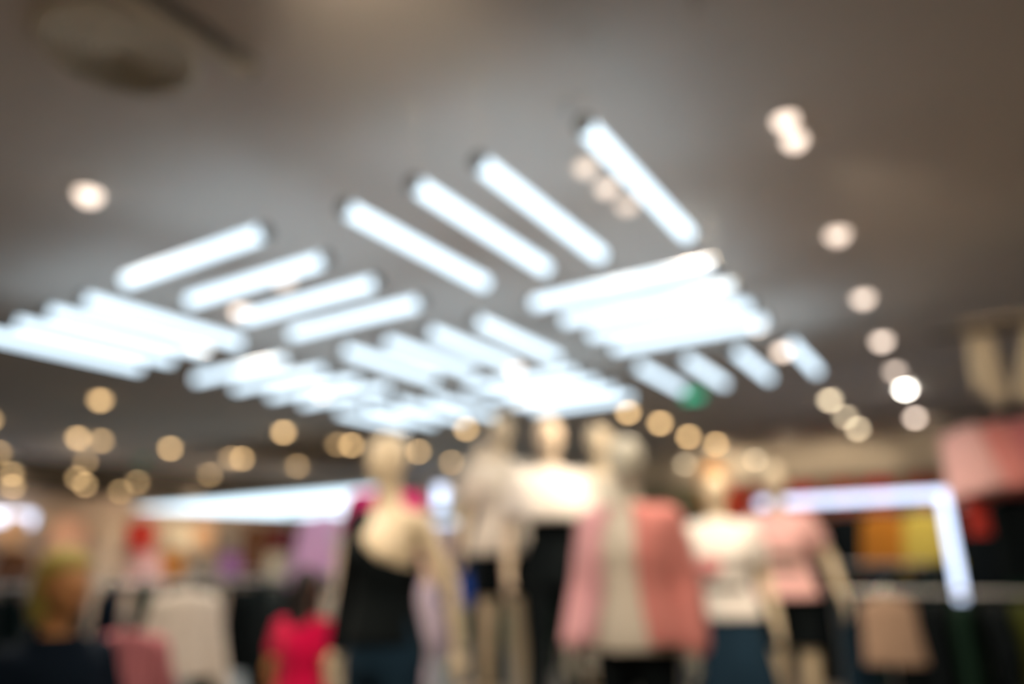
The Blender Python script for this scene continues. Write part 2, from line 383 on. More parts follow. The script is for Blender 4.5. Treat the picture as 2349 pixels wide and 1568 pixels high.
bm = bmesh.new(); box(bm, (0, 0, -.03), (.075, 1.5, .05), .01)
o = thing('ceiling_channel', 'unlit dark straight channel passing behind the round air diffuser', 'ceiling channel', (-2.12, .82, ZC))
obj('channel_body', bm, M['channel'], o)
bm = bmesh.new(); box(bm, (0, 0, -.057), (.05, 1.46, .006), .002); obj('slot_cover', bm, M['vent'], o)
def sprinkler(x, y, lab):
    t = thing('sprinkler', lab, 'sprinkler', (x, y, ZC))
    bm = bmesh.new(); tube(bm, [(0, 0, 0), (0, 0, -.008)], [.032, .028], 20); obj('escutcheon', bm, M['white_enamel'], t)
    bm = bmesh.new(); tube(bm, [(0, 0, -.008), (0, 0, -.05)], .008, 10); tube(bm, [(0, 0, -.05), (0, 0, -.054)], [.02, .02], 16); obj('nozzle', bm, M['metal'], t)
sprinkler(-.56, 2.15, 'small pale sprinkler at the top centre of the ceiling')
sprinkler(-1.22, 2.46, 'small sprinkler beside the upper end of the nearest light tube')

def exit_sign(x, y, z, rz, lab, w=.22, h=.10, m='green_lit'):
    t = thing('exit_light', lab, 'sign', (x, y, z), rz)
    bm = bmesh.new(); box(bm, (0, 0, 0), (w + .02, .05, h + .02), .006); obj('sign_case', bm, M['darkmetal'], t)
    bm = bmesh.new(); box(bm, (0, -.027, 0), (w, .006, h), .002); obj('green_panel', bm, M[m], t)
    bm = bmesh.new(); tube(bm, [(0, 0, h / 2), (0, 0, ZC - z)], .006, 8); obj('hanging_rod', bm, M['darkmetal'], t)
exit_sign(-2.62, 8.2, 3.36, .35, 'small green lit sign hung under the ceiling right of the tubes')
exit_sign(-11.9, 7.4, 3.3, .9, 'dim green lit sign far back on the left ceiling', .16, .07, 'green_dim')

# trapezoid luminous canopy at the left
def prism(bm, pts, z0, z1):
    a = [bm.verts.new((x, y, z0)) for x, y in pts]; b = [bm.verts.new((x, y, z1)) for x, y in pts]
    bm.faces.new(a[::-1]); bm.faces.new(b)
    for i in range(len(pts)): bm.faces.new((a[i], a[(i + 1) % len(pts)], b[(i + 1) % len(pts)], b[i]))
    bmesh.ops.recalc_face_normals(bm, faces=bm.faces)
t = thing('luminous_canopy', 'large wedge-shaped glowing white canopy over the left of the shop', 'ceiling light', (0, 0, 0))
CP = [(-11.8, 7.31), (-6.45, 7.31), (-10.7, 13.0)]
bm = bmesh.new(); prism(bm, CP, 2.5, 2.515); obj('glowing_panel', bm, M['canopy_lit'], t)
gx = sum(p[0] for p in CP) / 3; gy = sum(p[1] for p in CP) / 3
bm = bmesh.new(); prism(bm, [(gx + (x - gx) * .985, gy + (y - gy) * .985) for x, y in CP], 2.515, 2.55); obj('canopy_body', bm, M['white_enamel'], t)
bm = bmesh.new()
for x, y in CP: tube(bm, [(gx + (x - gx) * .9, gy + (y - gy) * .9, 2.55), (gx + (x - gx) * .9, gy + (y - gy) * .9, ZC)], .004, 6)
obj('suspension_wire', bm, M['darkmetal'], t)

def wall_tube(name, lab, p0, p1, r=.03):
    t = thing(name, lab, 'wall light')
    bm = bmesh.new(); tube(bm, [p0, p1], r, 16); obj('glowing_tube', bm, M['frame_lit'], t, smooth=True)
    d = (Vector(p1) - Vector(p0)).normalized()
    for p, s in ((p0, -1), (p1, 1)):
        bm = bmesh.new(); tube(bm, [Vector(p), Vector(p) + d * s * .03], r * 1.15, 16); obj('end_cap', bm, M['darkmetal'], t)
        bm = bmesh.new(); q = Vector(p) - d * s * .1
        w = Vector((XL, q.y, q.z)) if abs(q.x - XL) < .4 else Vector((q.x, YF, q.z))
        tube(bm, [q, w], .012, 8); obj('bracket', bm, M['darkmetal'], t)
wall_tube('wall_light', 'glowing tube along the left wall at the left picture edge', (-13.8, 5.2, 2.40), (-13.8, 6.72, 2.40), .11)
wall_tube('wall_light', 'glowing horizontal tube low on the back wall left of the mannequin group', (-10.9, 13.38, 2.42), (-9.7, 13.38, 2.42), .05)
wall_tube('wall_light', 'short upright glowing tube on the back wall left of the mannequin group', (-9.95, 13.10, 2.72), (-9.95, 13.10, 3.2), .12)

# lit square frame (portal) on the right
def portal():
    t = thing('light_portal', 'tall square frame of glowing white strip on the right', 'light frame', (0, 9.1, 0))
    w = .085; xr, xl, zt = -.335, -2.2, 2.19
    bm = bmesh.new(); box(bm, ((xr + xl) / 2, 0, zt), (xr - xl + w, .05, w), .01); obj('top_strip', bm, M['frame_lit'], t)
    for x in (xl, xr):
        z0 = 0 if x == xr else 0
        bm = bmesh.new()
        if x == xr:
            box(bm, (x, 0, (zt + .02) / 2), (w, .05, zt - .02 - w / 2 - .0), .01); obj('side_strip', bm, M['frame_lit'], t)
        else:
            box(bm, (x, 0, (zt - w / 2) / 2), (w * .8, .05, zt - w / 2), .01); obj('side_post', bm, M['darkmetal'], t)
    bm = bmesh.new(); box(bm, (xr, 0, .01), (.3, .3, .02), .004); box(bm, (xl, 0, .01), (.3, .3, .02), .004); obj('foot_plate', bm, M['darkmetal'], t)
portal()

# ------------------------------------------------------------------ bodies
Z = lambda *a: Vector(a)
POSES = {
 'rest':   dict(LE=(.245, .03, 1.14), LW=(.275, -.04, .90), RE=(-.245, .03, 1.14), RW=(-.275, -.04, .90)),
 'wide':   dict(LE=(.29, .03, 1.18), LW=(.34, -.06, .95), RE=(-.29, .03, 1.18), RW=(-.34, -.06, .95)),
 'akimbo': dict(LE=(.36, .07, 1.20), LW=(.20, -.07, 1.02), RE=(-.25, .03, 1.14), RW=(-.28, -.06, .90)),
 'both':   dict(LE=(.35, .07, 1.19), LW=(.19, -.08, 1.01), RE=(-.35, .07, 1.19), RW=(-.19, -.08, 1.01)),
 'back':   dict(LE=(.25, .11, 1.16), LW=(.28, .13, .92), RE=(-.25, .03, 1.14), RW=(-.27, .0, .90)),
 'browse': dict(LE=(.24, -.06, 1.14), LW=(.16, -.26, 1.08), RE=(-.24, -.04, 1.15), RW=(-.14, -.27, 1.12)),
}
TORSO = [(0, 0, .80, .10, .09), (0, 0, .86, .165, .115), (0, 0, .94, .172, .12), (0, 0, 1.02, .150, .105), (0, 0, 1.10, .125, .092), (0, -.005, 1.18, .130, .098),
         (0, -.012, 1.26, .148, .115), (0, -.012, 1.33, .158, .112), (0, 0, 1.40, .165, .088), (0, 0.005, 1.44, .135, .07), (0, .008, 1.475, .075, .06), (0, .008, 1.50, .055, .055), (0, 0, 1.56, .048, .050), (0, -.004, 1.60, .047, .05)]
def hand(bm, W, d, side):
    """palm and five bent fingers continuing the forearm direction d"""
    d = d.normalized(); inw = Vector((-side, 0, 0)); inw = (inw - d * inw.dot(d)).normalized(); fwd = d.cross(inw) * side * -1
    if fwd.y > 0: fwd = -fwd
    pc = W + d * .05
    rings = []
    for t_, rw, rt in ((0, .024, .018), (.02, .032, .016), (.05, .040, .015), (.085, .040, .013), (.095, .034, .010)):
        c = W + d * t_; rings.append([bm.verts.new(c + fwd * rw * math.cos(2 * PI * k / 14) + inw * rt * math.sin(2 * PI * k / 14)) for k in range(14)])
    for A, B in zip(rings, rings[1:]):
        for k in range(14): bm.faces.new((A[k], A[(k + 1) % 14], B[(k + 1) % 14], B[k]))
    bm.faces.new(rings[0][::-1]); bm.faces.new(rings[-1])
    for j, (o, L) in enumerate(((.030, .070), (.010, .080), (-.010, .074), (-.029, .058))):
        a = W + d * .085 + fwd * o; b = a + d * L * .45 + inw * L * .10; c = b + d * L * .33 + inw * L * .2; e = c + d * L * .2 + inw * L * .2
        capsule(bm, a, b, .0095, .009, 8); capsule(bm, b, c, .009, .0082, 8); capsule(bm, c, e, .0082, .007, 8)
    a = W + d * .02 + fwd * .028; b = a + d * .035 + fwd * .022 + inw * .012; c = b + d * .03 + fwd * .004 + inw * .012
    capsule(bm, a, b, .012, .0105, 8); capsule(bm, b, c, .0105, .009, 8)
def body_mesh(pose, face=True, headless=False):
    P = POSES[pose]; bm = bmesh.new()
    T = TORSO if not headless else TORSO[:-1]
    loft(bm, T, 28)
    ellipsoid(bm, (.065, -.085, 1.29), (.055, .045, .052)); ellipsoid(bm, (-.065, -.085, 1.29), (.055, .045, .052))
    ellipsoid(bm, (.08, .06, .90), (.085, .075, .09)); ellipsoid(bm, (-.08, .06, .90), (.085, .075, .09))
    if not headless:
        H = [(0, -.03, 1.565, .025, .03), (0, -.035, 1.58, .042, .05), (0, -.025, 1.61, .058, .075), (0, -.015, 1.65, .070, .090), (0, -.008, 1.69, .075, .097), (0, -.002, 1.73, .074, .095), (0, .004, 1.765, .062, .080), (0, .006, 1.785, .042, .055), (0, .006, 1.797, .015, .02)]
        loft(bm, H, 28)
        # nose, brow, lips, ears, chin
        capsule(bm, (0, -.103, 1.700), (0, -.122, 1.662), .008, .012, 10); ellipsoid(bm, (0, -.112, 1.657), (.017, .014, .009), 10)
        for s in (-1, 1):
            capsule(bm, (s * .012, -.097, 1.706), (s * .05, -.080, 1.708), .008, .006, 8)
            ellipsoid(bm, (s * .031, -.088, 1.690), (.015, .012, .010), 12)
            ellipsoid(bm, (s * .077, .006, 1.680), (.009, .018, .030), 12)
            ellipsoid(bm, (s * .040, -.070, 1.655), (.022, .022, .022), 12)
        ellipsoid(bm, (0, -.100, 1.630), (.024, .012, .0065), 12); ellipsoid(bm, (0, -.097, 1.619), (.020, .013, .008), 12); ellipsoid(bm, (0, -.080, 1.588), (.022, .018, .016), 12)
    for s, E, Wr in ((1, P['LE'], P['LW']), (-1, P['RE'], P['RW'])):
        S = Z(s * .172, .005, 1.405); E = Z(*E); Wr = Z(*Wr)
        capsule(bm, (s * .09, .005, 1.415), S, .055, .056, 14); capsule(bm, S, E, .052, .037, 14); capsule(bm, E, Wr, .037, .024, 14)
        hand(bm, Wr, Wr - E, s)
        K = Z(s * .10, -.01, .48); A = Z(s * .105, .015, .09); Hp = Z(s * .088, 0, .86)
        capsule(bm, Hp, K, .088, .053, 16); capsule(bm, K, Z(s * .104, .02, .34), .052, .054, 14); capsule(bm, Z(s * .104, .02, .34), A, .054, .033, 14)
        capsule(bm, A, Z(s * .108, .045, .035), .034, .032, 12); capsule(bm, Z(s * .108, .03, .04), Z(s * .118, -.13, .022), .034, .024, 12, .8)
        for j in range(5): capsule(bm, Z(s * (.094 + .013 * j), -.12, .017), Z(s * (.096 + .014 * j), -.17 + .008 * j, .013), .013 if j == 0 else .010, .010, 8)
    return remeshed(bm, 'body', .0072, 2)
BODY = {}
def body(pose, headless=False):
    k = (pose, headless)
    if k not in BODY: BODY[k] = body_mesh(pose, headless=headless)
    return BODY[k]

def prof(z, add=.012):
    for A, B in zip(TORSO, TORSO[1:]):
        if A[2] <= z <= B[2]:
            t = (z - A[2]) / (B[2] - A[2]); return A[3] + (B[3] - A[3]) * t + add, A[4] + (B[4] - A[4]) * t + add + .01
    return TORSO[0][3] + add, TORSO[0][4] + add
def sleeve(bm, pose, frac, r0=.066, r1=.055, cuff=1.0):
    """frac: 0..1 upper arm, 1..2 to the wrist"""
    P = POSES[pose]
    for s, E, W in ((1, P['LE'], P['LW']), (-1, P['RE'], P['RW'])):
        S = Z(s * .172, .005, 1.405); E = Z(*E); W = Z(*W)
        capsule(bm, (s * .09, .005, 1.415), S, .062, r0, 14)
        if frac <= 1: capsule(bm, S, S.lerp(E, frac), r0, r1 * cuff, 14)
        else:
            capsule(bm, S, E, r0, r1, 14); capsule(bm, E, E.lerp(W, frac - 1), r1, r1 * .85 * cuff, 14)
CL = {}
def garment(kind, pose):
    """cloth shells around the body: closed, joined into one surface"""
    k = (kind, pose)
    if k in CL: return CL[k]
    bm = bmesh.new()
    def upper(zb, zt, add=.014, flare=0.0, folds=7, famp=.05, ry=0.0):
        zs = [zt - (zt - zb) * i / 12 for i in range(13)]; R_ = []
        for z in zs:
            a, b = prof(max(z, .80), add)
            if z < .94: a, b = max(a, .172 + add), max(b, .12 + add + .01)
            g = (zt - z) / (zt - zb)
            R_.append((0, 0, z, a + flare * g, b + (flare + ry) * g, 2.2))
        loft(bm, R_, 40, folds, famp, .7, zt - .15)
    if kind not in ('oneshoulder', 'skirt', 'jeans', 'shorts', 'opencoat_l', 'opencoat_r'):
        e_ = .03 if kind in ('cape', 'coat') else .016
        for s in (-1, 1): ellipsoid(bm, (s * .062, -.088 - e_ * .5, 1.285), (.062 + e_ * .5, .050 + e_, .060))
    if kind == 'tee': upper(.93, 1.485, .020, .02); sleeve(bm, pose, .5, .072, .068)
    elif kind == 'tee_long': upper(.88, 1.485, .020, .03); sleeve(bm, pose, .55, .074, .072)
    elif kind == 'sweater': upper(.92, 1.50, .030, .02); sleeve(bm, pose, 1.9, .078, .060)
    elif kind == 'cape': upper(1.19, 1.49, .035, .07, 8, .06); sleeve(bm, pose, .5, .085, .085)
    elif kind == 'strapless':
        zs = [1.36 - .03 * i for i in range(14)]
        R_ = [(0, 0, z, prof(z, .012)[0], prof(z, .014)[1]) for z in zs]; loft(bm, R_, 40, 6, .02, 0)
        capsule(bm, (-.13, -.06, 1.34), (-.12, .0, 1.455), .03, .028, 10); capsule(bm, (-.12, .0, 1.455), (-.12, .07, 1.34), .028, .03, 10)
    elif kind == 'oneshoulder':
        zs = [1.33 - .028 * i for i in range(15)]
        loft(bm, [(0, 0, z, prof(z, .015)[0], prof(z, .016)[1]) for z in zs], 44, 6, .02, 0)
        for v in bm.verts:                     # slanting neckline, high on the right shoulder
            if v.co.z > 1.12: v.co.z += (v.co.z - 1.12) / .21 * (-.55 * v.co.x - .02)
        ellipsoid(bm, (-.066, -.095, 1.29), (.075, .066, .072)); ellipsoid(bm, (-.085, -.01, 1.385), (.105, .095, .085)); capsule(bm, (-.13, -.005, 1.425), (-.172, .005, 1.41), .066, .068, 14)
        P = POSES[pose]; S = Z(-.172, .005, 1.405); E = Z(*P['RE']); W = Z(*P['RW'])
        capsule(bm, S, E, .066, .052, 14); capsule(bm, E, E.lerp(W, .92), .052, .042, 14)
    elif kind == 'coat': upper(.62, 1.495, .040, .09, 9, .06); sleeve(bm, pose, 1.9, .085, .064)
    elif kind in ('opencoat_l', 'opencoat_r'):
        sd = 1 if kind.endswith('_l') else -1
        nA = 16; zs = [1.49 - (1.49 - .91) * i / 10 for i in range(11)]; rings = []
        for z in zs:
            a, b = prof(max(z, .9), .05); g = (1.49 - z) / .58; a += .05 * g; b += .04 * g; ring = []
            for q_, off in ((range(nA + 1), 0.0), (range(nA, -1, -1), .028)):
                for k_ in q_:
                    th = -PI / 2 + (.34 + .16 * g) + (PI - (.34 + .16 * g)) * k_ / nA
                    w_ = 1 + .035 * g * math.sin(9 * th)
                    ring.append(bm.verts.new((sd * (a - off) * w_ * math.cos(th), (b - off) * w_ * math.sin(th), z)))
            rings.append(ring)
        N_ = len(rings[0])
        for A, B in zip(rings, rings[1:]):
            for k_ in range(N_): bm.faces.new((A[k_], A[(k_ + 1) % N_], B[(k_ + 1) % N_], B[k_]))
        bm.faces.new(rings[0]); bm.faces.new(rings[-1][::-1])
        P = POSES[pose]; E, W = (P['LE'], P['LW']) if sd > 0 else (P['RE'], P['RW']); E = Z(*E); W = Z(*W); S = Z(sd * .172, .005, 1.405)
        capsule(bm, (sd * .09, .005, 1.415), S, .07, .082, 14); capsule(bm, S, E, .082, .066, 14); capsule(bm, E, E.lerp(W, .95), .066, .062, 14)
    elif kind == 'dress': upper(.55, 1.45, .016, .13, 11, .08); sleeve(bm, pose, .3, .066, .064)
    elif kind == 'longdress': upper(.30, 1.45, .016, .12, 11, .08); sleeve(bm, pose, .3, .066, .064)
    elif kind == 'skirt': loft(bm, [(0, 0, 1.08 - .045 * i, .140 + .0085 * i + (.03 if i > 1 else 0), .112 + .008 * i + (.02 if i > 1 else 0), 2.2) for i in range(13)], 44, 12, .06, 0, 1.0)
    elif kind in ('jeans', 'shorts'):
        zend = .07 if kind == 'jeans' else .62
        loft(bm, [(0, 0, 1.06, .150, .115), (0, 0, 1.0, .170, .128), (0, .01, .93, .188, .140), (0, .01, .86, .186, .138), (0, 0, .80, .14, .11)], 36)
        for s in (-1, 1):
            if kind == 'jeans':
                capsule(bm, (s * .09, 0, .87), (s * .10, -.01, .50), .100, .068, 16); capsule(bm, (s * .10, -.01, .50), (s * .104, .02, .13), .068, .055, 16)
                tube(bm, [(s * .104, .02, .2), (s * .106, .02, .075)], .058, 16)
            else: tube(bm, [(s * .088, 0, .90), (s * .095, -.005, .62)], [.100, .096], 20)
    CL[k] = remeshed(bm, kind, .011, 2)
    return CL[k]
def wig(kind='bob'):
    k = 'wig_' + kind
    if k not in CL:
        bm = bmesh.new()
        loft(bm, [(0, .01, 1.825, .02, .03), (0, .012, 1.81, .05, .065), (0, .012, 1.78, .078, .098), (0, .018, 1.74, .090, .108), (0, .035, 1.70, .092, .092), (0, .05, 1.66, .092, .075), (0, .055, 1.60, .088, .062), (0, .06, 1.54 if kind == 'bob' else 1.56, .080, .05)] +
             ([(0, .07, 1.42, .085, .04), (0, .08, 1.32, .05, .02)] if kind == 'long' else []), 36, 14, .05, 0, 1.8)
        CL[k] = remeshed(bm, k, .008, 2)
    return CL[k]
def add_face(t):
    for s in (-1, 1):
        bm = bmesh.new(); ellipsoid(bm, (s * .031, -.0955, 1.690), (.0085, .006, .005), 12); obj('eye', bm, M['eye'], t, smooth=True)
    bm = bmesh.new(); ellipsoid(bm, (0, -.110, 1.630), (.019, .0035, .004), 12); ellipsoid(bm, (0, -.108, 1.621), (.016, .0035, .005), 12); obj('lips', bm, M['lip'], t, smooth=True)

def plinth(x, y, rz, h, lab):
    t = thing('display_plinth', lab, 'plinth', (x, y, 0), rz)
    bm = bmesh.new(); box(bm, (0, 0, h / 2 + .03), (.48, .48, h - .06), .012); obj('plinth_body', bm, M['plinth'], t)
    bm = bmesh.new(); box(bm, (0, 0, .03), (.42, .42, .06)); obj('toe_kick', bm, M['darkmetal'], t)
def mannequin(x, y, z, rz, label, pose, skin, clothes, s=1.0, headless=False, hair=None, base=True):
    t = thing('mannequin', label, 'mannequin', (x, y, z), rz, 'dressed mannequins'); t.scale = (s, s, s)
    obj('body', body(pose, headless), M[skin], t, loc=(0, 0, .012))
    names = {'tee': 'shirt', 'tee_long': 'shirt', 'sweater': 'sweater', 'cape': 'cape_top', 'strapless': 'tube_top', 'oneshoulder': 'one_shoulder_top', 'coat': 'coat', 'dress': 'dress', 'longdress': 'dress', 'skirt': 'skirt', 'jeans': 'trousers', 'shorts': 'shorts', 'opencoat_l': 'coat_side', 'opencoat_r': 'coat_side'}
    for kind, m in clothes: obj(names[kind], garment(kind, pose), M[m], t, loc=(0, 0, .012))
    if hair: obj('wig', wig(hair[0]), M[hair[1]], t, loc=(0, 0, .012))
    bm = bmesh.new(); bmesh.ops.create_cone(bm, cap_ends=True, segments=40, radius1=.20, radius2=.195, depth=.012, matrix=Matrix.Translation((0, 0, .006))); obj('base_plate', bm, M['metal'], t)
    return t
def face_cam(x, y, extra=0): return math.atan2(-x, y) + extra     # local -Y towards the camera side

def place_m(nm, x, y, zhead, lab, pose, skin, clothes, extra=0, s=1.0, **k):
    z = zhead - 1.69 * s
    if z > .06: plinth(x, y, face_cam(x, y, extra), z, 'laminate display plinth under the ' + nm)
    return mannequin(x, y, max(0, z), face_cam(x, y, extra), lab, pose, skin, clothes, s=s, **k)
place_m('front mannequin in black top and navy jeans', -2.17, 2.49, 1.99, 'cream mannequin in black one-shoulder top and navy jeans, turned left, nearest of the group', 'back', 'mannequin', [('jeans', 'denim'), ('oneshoulder', 'black')], extra=-.75)
m2 = place_m('mannequin in pale grey top and black shorts', -2.69, 4.21, 2.41, 'mannequin raised highest, in pale grey shirt and black shorts', 'rest', 'mannequin', [('tee_long', 'offwhite'), ('shorts', 'black')], extra=.2)
place_m('peach mannequin in white cape', -2.17, 3.94, 2.28, 'peach mannequin in short white cape top over black, brightest head of the group', 'rest', 'mannequin_peach', [('strapless', 'black'), ('jeans', 'black'), ('cape', 'white')], extra=.25)
place_m('mannequin in grey-beige dress', -2.09, 4.47, 2.31, 'cream mannequin in grey-beige dress, just behind the open pink coat', 'rest', 'mannequin', [('longdress', 'grey')], extra=.5)
place_m('mannequin in open pink coat', -1.31, 3.07, 1.97, 'grey-headed mannequin in open two-tone pink coat, beige dress and black trousers', 'rest', 'mannequin_grey', [('jeans', 'black'), ('tee_long', 'offwhite'), ('opencoat_l', 'coral'), ('opencoat_r', 'pink')], extra=-.35, s=.95)  # one pink coat; lighter and deeper halves paint in how light falls
m6 = place_m('auburn-haired mannequin in printed shirt', -1.37, 4.55, 1.98, 'auburn-haired mannequin in white printed shirt and denim skirt', 'rest', 'mannequin', [('tee', 'white'), ('skirt', 'denim')], extra=.1, hair=('bob', 'auburn'))
m7 = place_m('rightmost mannequin', -1.20, 5.38, 2.06, 'cream bald mannequin in pale pink printed shirt and black shorts, rightmost of the group', 'wide', 'mannequin', [('tee', 'palepink'), ('shorts', 'black')], extra=0)
place_m('mannequin in magenta shirt', -3.10, 3.54, 2.19, 'mannequin in magenta shirt half hidden behind the front mannequin', 'rest', 'mannequin_peach', [('tee', 'hotpink'), ('jeans', 'charcoal')], extra=.2)
place_m('mannequin in navy coat', -3.21, 4.79, 2.33, 'pale mannequin in slate navy coat and trousers left of the raised mannequin', 'rest', 'mannequin_peach', [('jeans', 'navy'), ('coat', 'coat_navy')], extra=-.9)
# prints on the two shirts
def shirt_print(t, m, rows):
    """raised lines of little blocks on a thin backing that follows the chest"""
    bm = bmesh.new(); n = 17
    for z, h in rows:
        vs_ = []
        for i in range(n):
            x = (i - 8) * .0125; y = -.150 + abs(x) ** 1.6 * .9 + (0 if i % 2 else -.004)
            vs_.append((bm.verts.new((x, y, z - h / 2)), bm.verts.new((x, y, z + h / 2)), bm.verts.new((x, y + .03, z + h / 2)), bm.verts.new((x, y + .03, z - h / 2))))
        for A, B in zip(vs_, vs_[1:]):
            for k in range(4): bm.faces.new((A[k], A[(k + 1) % 4], B[(k + 1) % 4], B[k]))
        bm.faces.new(vs_[0]); bm.faces.new(vs_[-1][::-1])
    bmesh.ops.recalc_face_normals(bm, faces=bm.faces)
    obj('shirt_print', bm, m, [c for c in t.children if c.name.startswith('shirt')][0])
shirt_print(m6, M['charcoal'], [(1.10, .03)])
bm = bmesh.new(); ellipsoid(bm, (-.07, -.130, 1.22), (.07, .035, .06)); obj('shirt_patch', bm, M['rose'], [c for c in m6.children if c.name.startswith('shirt')][0], smooth=True)
shirt_print(m7, M['taupe'], [(1.19, .05)]); shirt_print(m7, M['taupe'], [(1.11, .03)])

# ------------------------------------------------------------------ people
def person(x, y, rz, s, label, pose, clothes, hair, skin='skin'):
    t = thing('person', label, 'person', (x, y, 0), rz, None); t.scale = (s, s, s)
    b = obj('body', body(pose), M[skin], t)
    names = {'coat': 'jacket', 'sweater': 'jacket', 'jeans': 'trousers', 'tee': 'shirt'}
    for kind, m in clothes: obj(names[kind], garment(kind, pose), M[m], t)
    obj('hair', wig(hair[0]), M[hair[1]], t); add_face(b)
    for sd in (-1, 1):
        bm = bmesh.new(); capsule(bm, (sd * .108, .04, .042), (sd * .118, -.14, .036), .045, .038, 14, .85); box(bm, (sd * .113, -.05, .008), (.085, .28, .016), .006)
        obj('shoe', bm, M['black'], t, smooth=True)
    return t
person(-2.75, 1.48, face_cam(-2.75, 1.48, .55), .895, 'person with olive-blond hair and dark navy jacket, lower left corner', 'browse', [('jeans', 'navy'), ('sweater', 'navy')], ('bob', 'blond'))
person(-3.62, 3.42, face_cam(-3.55, 3.24, PI - .6), .85, 'person with black hair seen from behind in bright magenta shirt', 'rest', [('jeans', 'black'), ('tee', 'magenta')], ('long', 'black_hair'))

# ------------------------------------------------------------------ hanging clothes
HG = {}
def hung_mesh(kind, v):
    k = (kind, v)
    if k in HG: return HG[k]
    r = random.Random(hash(kind) % 7 + v * 13 if False else v * 13 + len(kind)); bm = bmesh.new(); ph = r.random() * 6
    if kind == 'trousers':
        loft(bm, [(0, 0, -.12, .19, .035, 3), (0, 0, -.16, .195, .045, 3), (0, 0, -.42, .20, .06, 2.6)], 36, 6, .05, ph)
        for s in (-1, 1): loft(bm, [(s * .095, 0, -.38, .10, .055), (s * .10, 0, -.75, .085, .045), (s * .105, 0, -1.10, .08, .04)], 24, 4, .08, ph + s)
    elif kind == 'skirt':
        loft(bm, [(0, 0, -.08, .17, .03, 3), (0, 0, -.12, .175, .04, 3), (0, 0, -.30, .20, .07), (0, 0, -.48, .23, .09), (0, 0, -.56, .235, .09)], 60, 14, .09, ph, -.1)
    elif kind == 'scarf':
        for s in (-1, 1): loft(bm, [(s * .03, 0, -.03, .04, .02), (s * .035, 0, -.2, .045, .02), (s * .035, 0, -.40 - .04 * s, .05, .02)], 20, 4, .12, ph)
    else:
        L = {'top': .62, 'coat': .98, 'dress': 1.05, 'sweater': .62, 'vest': .55}[kind]; fl = {'top': .02, 'coat': .05, 'dress': .08, 'sweater': .01, 'vest': .02}[kind]
        th = {'top': .04, 'coat': .075, 'dress': .045, 'sweater': .07, 'vest': .035}[kind]
        R_ = [(0, 0, -.045, .075, th * .7), (0, 0, -.06, .10, th * .8), (0, 0, -.085, .17, th * .9), (0, 0, -.12, .205, th), (0, 0, -.25, .20, th * 1.15)]
        for i in range(1, 7):
            g = i / 6; R_.append((0, 0, -.25 - (L - .25) * g, .20 + fl * g, th * (1.15 + .3 * g)))
        loft(bm, R_, 44, 7, .09, ph, -.2)
        if kind != 'vest':
            SL = {'top': .24, 'coat': .62, 'dress': .2, 'sweater': .58}[kind]; rr = {'top': .065, 'coat': .062, 'dress': .055, 'sweater': .065}[kind]
            for s in (-1, 1):
                P0 = Z(s * .17, 0, -.135); P1 = Z(s * (.21 + .14 * SL), -.01, -.135 - SL * .95)
                capsule(bm, P0, P0.lerp(P1, .5), rr, rr * .9, 12, .75); capsule(bm, P0.lerp(P1, .5), P1, rr * .9, rr * .8, 12, .75)
    HG[k] = remeshed(bm, kind + '_cloth', .011, 2); return HG[k]
def hanger_mesh():
    if 'hanger' not in HG:
        bm = bmesh.new(); tube(bm, [(-.20, 0, -.10), (-.10, 0, -.065), (0, 0, -.035), (.10, 0, -.065), (.20, 0, -.10), (-.20, 0, -.10)], .006, 8)
        pts = [(0, 0, -.035), (0, 0, -.005)] + [(.022 - .022 * math.cos(a), 0, .022 * math.sin(a)) for a in [PI * j / 6 for j in range(1, 8)]]
        tube(bm, pts, .003, 6)
        me = bpy.data.meshes.new('hanger'); bm.to_mesh(me); bm.free(); HG['hanger'] = me
    return HG['hanger']
NAME = {'top': 'hanging_shirt', 'coat': 'hanging_coat', 'dress': 'hanging_dress', 'sweater': 'hanging_sweater', 'vest': 'hanging_vest', 'trousers': 'hanging_trousers', 'skirt': 'hanging_skirt', 'scarf': 'hanging_scarf'}
def hang(kind, m, x, y, z, rz, label, group=None, s=1.0, v=0, tilt=0.0):
    t = thing(NAME[kind], label, 'clothing', (x, y, z), rz, group); t.scale = (s, s, s); t.rotation_euler[1] = tilt
    obj('cloth', hung_mesh(kind, v), M[m], t)
    if kind != 'scarf': obj('hanger', hanger_mesh(), M['darkmetal'], t)
    return t
def rack(x0, y0, x1, y1, z, lab, r=.013):
    t = thing('clothing_rack', lab, 'clothing rack', (x0, y0, 0), math.atan2(y1 - y0, x1 - x0)); L = math.hypot(x1 - x0, y1 - y0)
    bm = bmesh.new(); tube(bm, [(0, 0, z), (L, 0, z)], r, 12); obj('rail', bm, M['metal'], t)
    for x in (0, L):
        bm = bmesh.new(); tube(bm, [(x, 0, .04), (x, 0, z + .01)], r * 1.1, 12); obj('upright', bm, M['metal'], t)
        bm = bmesh.new(); tube(bm, [(x, -.28, .03), (x, .28, .03)], r, 12); obj('foot', bm, M['metal'], t)
def fill_rack(x0, y0, x1, y1, z, n, kinds, mats, labelfmt, group, jitter=.2):
    a = math.atan2(y1 - y0, x1 - x0)
    for i in range(n):
        g = (i + .5) / n; k = kinds[i % len(kinds)]; m = mats[i % len(mats)]
        hang(k, m, x0 + (x1 - x0) * g, y0 + (y1 - y0) * g, z - .008, a + PI / 2 + rnd.uniform(-jitter, jitter), labelfmt(i, k, m), group, v=i % 3)
CN = {'black': 'black', 'darkteal': 'dark teal', 'navy': 'navy', 'charcoal': 'charcoal', 'denim': 'denim blue', 'darkgreen': 'dark green', 'coat_navy': 'slate navy', 'olive': 'dark olive', 'brown': 'brown', 'taupe': 'taupe'}
KN = {'top': 'shirt', 'coat': 'coat', 'dress': 'dress', 'sweater': 'sweater', 'vest': 'vest', 'trousers': 'trousers', 'skirt': 'skirt'}
